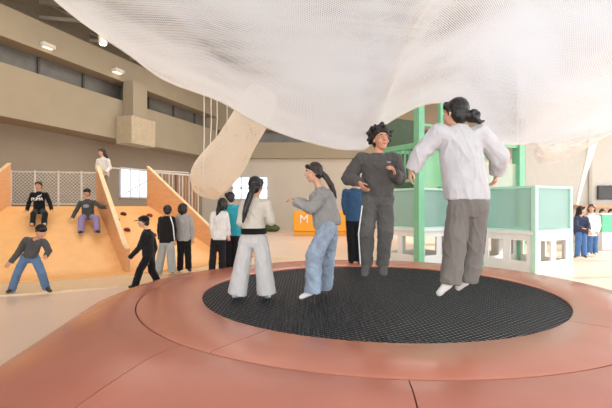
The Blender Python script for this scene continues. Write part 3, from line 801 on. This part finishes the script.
# boy in charcoal, facing, mid jump
def stripe(root, s, k):
    for a, b_ in (('ha', 'ka'), ('ka', 'aa')):
        pass
    g = G(); p = [P(362.2, 206, 4.69), P(358.6, 234, 4.67), P(360.4, 264, 4.75)]
    g.chain(p, [.007] * 3, 8); g.build('side_stripe', PRW, root)
    g = G(); g.box(P(389, 162, 4.6), .035, .01, .012); g.build('chest_print', mat('print_grey', 'a9a5a0'), root, smooth=False)
J = JJ(4.75, head=(380.5, 139.5), neck=(377, 154), sa=(361, 160), sb=(394, 160), ea=(348.5, 178, .08), eb=(399, 178, .04), wa=(359.5, 182.5, -.13), wb=(395, 174, -.17),
       ha=(371, 197), hb=(385.5, 197), ka=(366.5, 232, -.05), kb=(385.5, 232, -.05), aa=(366.5, 263, .08), ab=(382.5, 263, .08), ta=(364.5, 274, -.02), tb=(383.5, 273.5, -.02))
person('curly haired boy in charcoal sweatshirt and trousers jumping with hand on hip', J, 1.58, (.1, -1, 0), (.28, -1, .08),
       dict(skin=SK2, top=cloth('charcoal_sweat', '575350', .1), pants=cloth('charcoal_trousers', '5b5956', .1), shoe=cloth('sock_grey', '5a5856'), hair=mat('hair_curly', '1e1512', rough=.5, var=.3, scale=30)),
       dict(style='curly'), vox=.0055, top=dict(sl=(.084, .084, .05), hem=.0), pants=dict(r=(.094, .088, .068)), foot='sock', z0=TZ - .1,
       hands=dict(a=dict(d=(.5, -.2, -.8), n=(1, .3, .2), curl=.45), b=dict(d=(-.35, -.5, .7), n=(-.5, .2, -.3), curl=.9)), extras=stripe, tw=(.185, .175, .17, .158), wr=(.012, 12, 10))
# woman in cream shirt from behind, mid jump
J = JJ(3.85, head=(455, 113.5), neck=(458, 127.5), sa=(439, 134), sb=(480, 134), ea=(421.5, 152, .05), eb=(499.5, 157, .03), wa=(412, 169.5, .1), wb=(497, 173, .14),
       ha=(459, 206), hb=(477, 206), ka=(455, 245, -.02), kb=(473.5, 244, .06), aa=(450.5, 281, -.02), ab=(467.5, 279, .1), ta=(440, 292.5, .04), tb=(459, 287, .15))
person('woman with black hair bun in loose cream shirt and grey trousers jumping, seen from behind', J, 1.62, (-.25, 1, 0), (-.55, 1, .05),
       dict(skin=SK, top=cloth('cream_shirt', 'c4c1c2', .05), pants=cloth('grey_trousers', '77716b', .1), shoe=SOCK, hair=HB),
       dict(style='long', buns=[(P(473, 116, 3.78), .058)], tails=[([P(460, 112, 3.8), P(466, 115, 3.78), P(473, 117, 3.78)], [.05, .04, .04]), ([P(474, 118, 3.78), P(480, 122, 3.76), P(484, 121, 3.76)], [.035, .02, .01])]), vox=.0055,
       top=dict(sl=(.088, .084, .062), hem=.055, name='shirt', coll=.066), pants=dict(r=(.1, .098, .094)), foot='sock', z0=TZ - .1,
       hands=dict(a=dict(n=(1, 0, -.2), curl=.5, d=(-.25, .1, -1)), b=dict(n=(-1, 0, 0), curl=.5, d=(-.15, .2, -1))), tw=(.2, .18, .18, .178), wr=(.012, 11, 5), wrt=(.013, 9, 5))
# adult behind the boy on the surround
J = JJ(8.5, head=(356, 181), neck=(354, 189), sa=(345.5, 192), sb=(362, 192), ea=(344, 204), eb=(365, 204), wa=(346, 214), wb=(365, 214), ha=(350, 220), hb=(358, 220), ka=(351, 241), kb=(358, 241), aa=(352, 260.5), ab=(359, 260.5), ta=(351, 262.5, .15), tb=(360, 262.5, .15))
person('person in blue jacket and black trousers mostly hidden behind the jumping curly haired boy', J, 1.6, (0, 1, 0), (0, 1, 0),
       dict(skin=SK, top=cloth('blue_jacket', '38536f'), pants=cloth('black_trousers', '1c1b1d'), shoe=mat('shoe_black', '161414'), hair=HB), dict(style='short'), vox=.011, top=dict(name='jacket'))
# ------------------------------------------------------------------ people around
def far(label, D, J, H, f, hf, top, pants, hair=None, hairm=HB, shoe='262322', cap=None, sk=SK, tname='sweatshirt', **k):
    M = dict(skin=sk, top=cloth('top_' + top, top), pants=cloth('pants_' + pants, pants), shoe=mat('shoe_' + shoe, shoe, rough=.6), hair=hairm)
    if cap: M['cap'] = cloth('cap_' + cap, cap)
    k.setdefault('vox', .01)
    tp = dict(name=tname); tp.update(k.pop('top_', {}))
    k["pants"] = k.pop("pants_", None)
    return person(label, JJ(D, **J), H, f, hf, M, hair or dict(style='short'), top=tp, **k)
# on the ring edge
far('child in teal shirt and black trousers at the edge of the trampoline surround', 8.6, dict(head=(229.5, 198), neck=(231, 205), sa=(226, 208), sb=(239, 208), ea=(225, 219), eb=(241, 220), wa=(226, 228), wb=(240, 230), ha=(229.5, 235), hb=(236, 235), ka=(229, 252), kb=(236, 252), aa=(229, 266.5), ab=(236, 266.5), ta=(227, 269, .14), tb=(237, 269, .14)), 1.5, (-.3, 1, 0), (-.7, .6, 0), '3aa3b0', '1f1e20', tname='shirt')
far('child in white shirt with long dark hair beside the child in teal', 8.1, dict(head=(222.5, 204), neck=(220, 211), sa=(213.5, 214.5), sb=(225.5, 214), ea=(212, 226), eb=(227.5, 225), wa=(213, 235), wb=(228.5, 235), ha=(215, 239), hb=(222, 239), ka=(213, 254), kb=(222, 254), aa=(212, 268), ab=(222, 268), ta=(210, 270.5, .12), tb=(223, 270.5, .12)), 1.38, (-.2, 1, 0), (-.2, 1, -.2), 'e2dacf', '231f20',
    hair=dict(style='bob', tails=[([P(222, 203, 8.1), P(219, 209, 8.05), P(217, 216, 8.04)], [.05, .06, .03])]), tname='shirt')
# walking boys on the floor
def jstripe(root, s, k):
    g = G(); g.chain([P(170.5, 217, 9.52), P(173, 225, 9.5), P(174.6, 240, 9.52)], [.013] * 3, 8); g.build('sleeve_stripe', PRW, root)
far('child in black jacket with white sleeve stripe and light grey trousers walking away', 9.7, dict(head=(167.5, 210.5), neck=(166.5, 216.5), sa=(161, 219), sb=(172.5, 219), ea=(159.5, 230), eb=(174, 230), wa=(160, 239), wb=(174.5, 240), ha=(163.5, 242), hb=(170, 242), ka=(161, 257), kb=(171, 257), aa=(158, 272), ab=(172, 271), ta=(156, 274.5, .1), tb=(173, 274, .16)), 1.53, (.1, 1, 0), (-.3, 1, 0), '23201f', 'a9aaa4', extras=jstripe, tname='jacket', pants_=dict(r=(.095, .095, .1)))
far('child with dark bobbed hair in light grey sweater and black trousers, facing the slide', 9.95, dict(head=(183, 208.5), neck=(183.5, 214.5), sa=(178, 217), sb=(190, 217), ea=(176.5, 228), eb=(192, 228), wa=(177, 238), wb=(192.5, 238), ha=(180.5, 240), hb=(187.5, 240), ka=(180.5, 254), kb=(188, 254), aa=(180, 269), ab=(188.5, 268), ta=(179, 271, .14), tb=(190, 270.5, .14)), 1.52, (0, 1, 0), (.1, 1, 0), 'a9a39d', '1c1a1b', hair=dict(style='bob'), tname='sweater')
far('child in black cap and black tracksuit striding past the trampoline', 8.15, dict(head=(143.5, 222), neck=(147, 230), sa=(145, 234.5, -.12), sb=(151, 234, .13), ea=(139, 248, -.15), eb=(155, 248, .1), wa=(130, 257.5, -.16), wb=(150.5, 260, .05), ha=(147.5, 257, -.08), hb=(150.5, 257, .08), ka=(140, 270, -.1), kb=(152, 271, .1), aa=(135, 286, -.1), ab=(159, 284, .1), ta=(130, 287.5, -.1), tb=(156, 288, .1)), 1.4, (-1, -.15, 0), (-1, -.35, -.05), '1f1f20', '1b1a1c', cap='17191b', hair=dict(style='short', cap='brim'), tname='jacket', vox=.008)
# crouching in jeans
far('child in dark grey jacket, black cap and blue jeans crouching before the slide', 7.7, dict(head=(41, 231.5, -.22), neck=(36, 239, -.12), sa=(26, 240, 0), sb=(44, 242, -.12), ea=(17.5, 254, -.05), eb=(49, 251, -.16), wa=(11, 262, -.1), wb=(46, 255.5, -.26), ha=(25.5, 257, .05), hb=(34.5, 257, .03), ka=(17.5, 273, -.12), kb=(41.5, 272, -.1), aa=(12, 289, 0), ab=(46, 287.5, .05), ta=(8, 293.5, -.1), tb=(50, 291, -.06)), 1.42, (.55, -1, -.3), (.75, -.7, -.42), '4f4d4b', '5f7896', cap='1a1817', hair=dict(style='short', cap='dome'), tname='jacket', vox=.0085, shoe='3a3028', sk=SK2, tw=(.2, .185, .175, .165), dep=1.25, top_=dict(hem=.07), hands=dict(a=dict(d=(-.5, -.3, -.6))), z0=0)
# sitting on the slide
def puma(root, s, k):
    c = k['tl'](.62) + k['fr'] * .142 * s
    text('chest_print', 'PUMA', c, (1, 0, .03), (0, .15, 1), .115, PRW, root, ext=.012)
    g = G(); g.chain([c + V((.02, -.005, .075)), c + V((.07, -.005, .085)), c + V((.12, -.003, .115))], [.012, .016, .007], 8)
    g.chain([c + V((.03, -.005, .075)), c + V((.0, -.005, .05))], [.01, .005], 8); g.build('chest_emblem', PRW, root)
far('child in black sweatshirt with white chest lettering sitting on the slide', 11.35, dict(head=(38.7, 185.8), neck=(39.2, 192), sa=(32.5, 194.5), sb=(46, 194.5), ea=(29, 203, 0), eb=(50, 203, 0), wa=(27, 210, -.12), wb=(51.5, 209.5, -.12), ha=(36, 211), hb=(42.5, 211), ka=(33.5, 214, -.42), kb=(45, 214, -.42), aa=(32.5, 224.5, -.62), ab=(44, 224.5, -.6), ta=(31.5, 224, -.78), tb=(44.5, 224, -.76)), 1.4, (.15, -1, 0), (.15, -1, 0), '161617', '1b1a1b', extras=puma, shoe='c9a9a0', sk=SK2, vox=.009, tw=(.19, .17, .165, .165), hands=dict(a=dict(d=(-.6, -.4, -.3), n=(0, 0, -1)), b=dict(d=(.6, -.4, -.3), n=(0, 0, -1))), z0=1.0)
def oval(root, s, k):
    c = k['tl'](.62) + k['fr'] * .14 * s; g = G(); g.ell(c, V((.085, 0, 0)), V((0, .012, 0)), V((0, .01, .05))); g.build('chest_print', mat('print_lilac', '8d8a94', rough=.8), root)
far('child in dark grey sweatshirt and purple trousers sliding beside a timber divider', 11.5, dict(head=(87, 193), neck=(87.5, 199.5), sa=(80.5, 203), sb=(95, 202.5), ea=(76, 211, -.05), eb=(101, 207, -.05), wa=(72.5, 217.5, -.15), wb=(106, 207, -.1), ha=(84, 217), hb=(92, 217), ka=(81.5, 218.5, -.42), kb=(96.5, 218.5, -.42), aa=(81, 231.5, -.6), ab=(97, 231, -.6), ta=(79.5, 232.5, -.76), tb=(99, 232, -.76)), 1.42, (.15, -1, 0), (.1, -1, 0), '4a4a45', '8d7c9f', cap='1b1918', hair=dict(style='short', cap='dome'), extras=oval, shoe='241f1e', sk=SK2, vox=.009, tw=(.2, .185, .18, .175), hands=dict(a=dict(d=(-.7, -.3, -.2), n=(0, 0, -1)), b=dict(d=(.8, -.2, .1), n=(0, 0, -1))), pants_=dict(r=(.1, .09, .085)), z0=.9)
# girl on the deck
far('small girl in white top with long dark hair standing on the slide deck', 12.55, dict(head=(102, 152.3), neck=(103, 158), sa=(98.5, 160.5), sb=(108, 160.5), ea=(97, 168), eb=(110, 168), wa=(98.5, 172, -.2), wb=(106, 172, -.2), ha=(100.5, 177), hb=(106, 177), ka=(100.5, 189), kb=(106, 189), aa=(100.5, 200.5), ab=(106, 200.5), ta=(99, 203, -.12), tb=(107, 203, -.12)), 1.4, (-.5, -1, 0), (-.75, -1, -.1), 'd9d0c6', '8b8078', hair=dict(style='bob', tails=[([P(104, 152, 12.62), P(106.5, 157, 12.64), P(107, 164, 12.64)], [.05, .055, .03])]), tname='blouse')
# two women by the windows
far('woman with long dark hair in navy cardigan and jeans, talking by the bright windows', 12.8, dict(head=(581.5, 210.3), neck=(580.5, 216), sa=(576, 218.5), sb=(586, 218.5), ea=(576, 226, -.1), eb=(588.5, 226, -.1), wa=(582, 228, -.2), wb=(589, 229, -.22), ha=(578.5, 234), hb=(583.5, 234), ka=(578, 246), kb=(583.5, 246), aa=(577, 256.5), ab=(584, 256), ta=(575, 258.5, -.1), tb=(586, 258, -.12)), 1.58, (.7, -.7, 0), (1, -.4, 0), '3c4258', '4f6f9e', hair=dict(style='bob', tails=[([P(579, 210, 13.05), P(577, 217, 13.1), P(576.5, 225, 13.1)], [.06, .07, .03])]), tname='cardigan', shoe='4a4644')
far('woman with brown hair in loose white top and jeans, beside the counter', 13.5, dict(head=(591.5, 208.3), neck=(592, 214), sa=(588, 217), sb=(597.5, 217), ea=(587, 226, -.1), eb=(599, 226), wa=(589.5, 231, -.15), wb=(597, 232, -.12), ha=(590, 234), hb=(595, 234), ka=(589.5, 246), kb=(595, 246), aa=(589.5, 256), ab=(595.5, 256), ta=(588, 258, -.14), tb=(596, 258, -.14)), 1.6, (-.3, -1, 0), (-.7, -1, 0), 'e6e2dc', '52729f', hairm=HBR, hair=dict(style='bob'), tname='blouse', shoe='b9b3ac', top_=dict(hem=-.06))
for i, (px, D, lab) in enumerate(((602.5, 16.6, 'dark haired staff member in black standing behind the mint counter'), (611, 17.3, 'dark haired staff member in grey behind the mint counter, half out of frame'))):
    far(lab, D, dict(head=(px, 212), neck=(px, 217), sa=(px - 4, 219.5), sb=(px + 4, 219.5), ea=(px - 5, 226), eb=(px + 5, 226), wa=(px - 3, 230, -.2), wb=(px + 3, 230, -.2), ha=(px - 2, 233), hb=(px + 2, 233), ka=(px - 2, 241), kb=(px + 2, 241), aa=(px - 2, 246.5 - i * -.2), ab=(px + 2, 246.5), ta=(px - 2, 246.6, -.15), tb=(px + 2, 246.6, -.15)), 1.5, (-.2, -1, 0), (-.4, -1, -.2), ['2a2828', '6a6866'][i], '2b2a2c', hair=dict(style='bob'), vox=.014)

# ------------------------------------------------------------------ light, camera
w = bpy.data.worlds.new('World'); SC.world = w; w.use_nodes = True
w.node_tree.nodes['Background'].inputs[0].default_value = (.86, .94, 1.0, 1); w.node_tree.nodes['Background'].inputs[1].default_value = 2.9
def area(name, loc, to, sx, sy, power, col):
    l = bpy.data.lights.new(name, 'AREA'); l.shape = 'RECTANGLE'; l.size = sx; l.size_y = sy; l.energy = power; l.color = col
    o = bpy.data.objects.new(name, l); COL.objects.link(o); o.location = loc; o.rotation_euler = (V(to) - V(loc)).to_track_quat('-Z', 'Y').to_euler(); return o
area('overhead_fill', (-5, 12, 8.9), (-5.5, 13, 0), 8, 6, 330, (1, .9, .76))  # broad warm fill added over the slide and gallery, not a fixture
area('overhead_fill', (1, 20, 9), (1, 20, 0), 12, 6, 500, (1, .95, .88))  # fill light added over the back of the room, not a fixture
area('overhead_fill', (1, 4, 10.2), (1, 4, 0), 8, 10, 170, (1, .97, .93))  # fill added above the canopy to light the net through
area('overhead_fill', (8, 6, 10.4), (7.5, 6, 0), 7, 9, 640, (.76, .87, 1))  # unseen cool fill added above the canopy to whiten its window side
sl_ = bpy.data.lights.new('sun', 'SUN'); sl_.energy = 5.0; sl_.angle = .02; sl_.color = (1, .96, .9)
so = bpy.data.objects.new('sun', sl_); COL.objects.link(so); so.rotation_euler = V((-1, -.12, -.5)).to_track_quat('-Z', 'Y').to_euler()
cam = bpy.data.cameras.new('camera'); cam.sensor_width = 36; cam.lens = FPX / 612 * 36; cam.shift_y = (HZ - 204) / 612; cam.clip_end = 200
co = bpy.data.objects.new('camera', cam); COL.objects.link(co); co.location = (0, 0, CAMZ); co.rotation_euler = (math.pi / 2, 0, 0)
SC.camera = co
SC.view_settings.view_transform = 'Standard'; SC.view_settings.look = 'None'; SC.view_settings.gamma = 1; SC.view_settings.exposure = .5
SC.cycles.max_bounces = 8; SC.cycles.transparent_max_bounces = 16
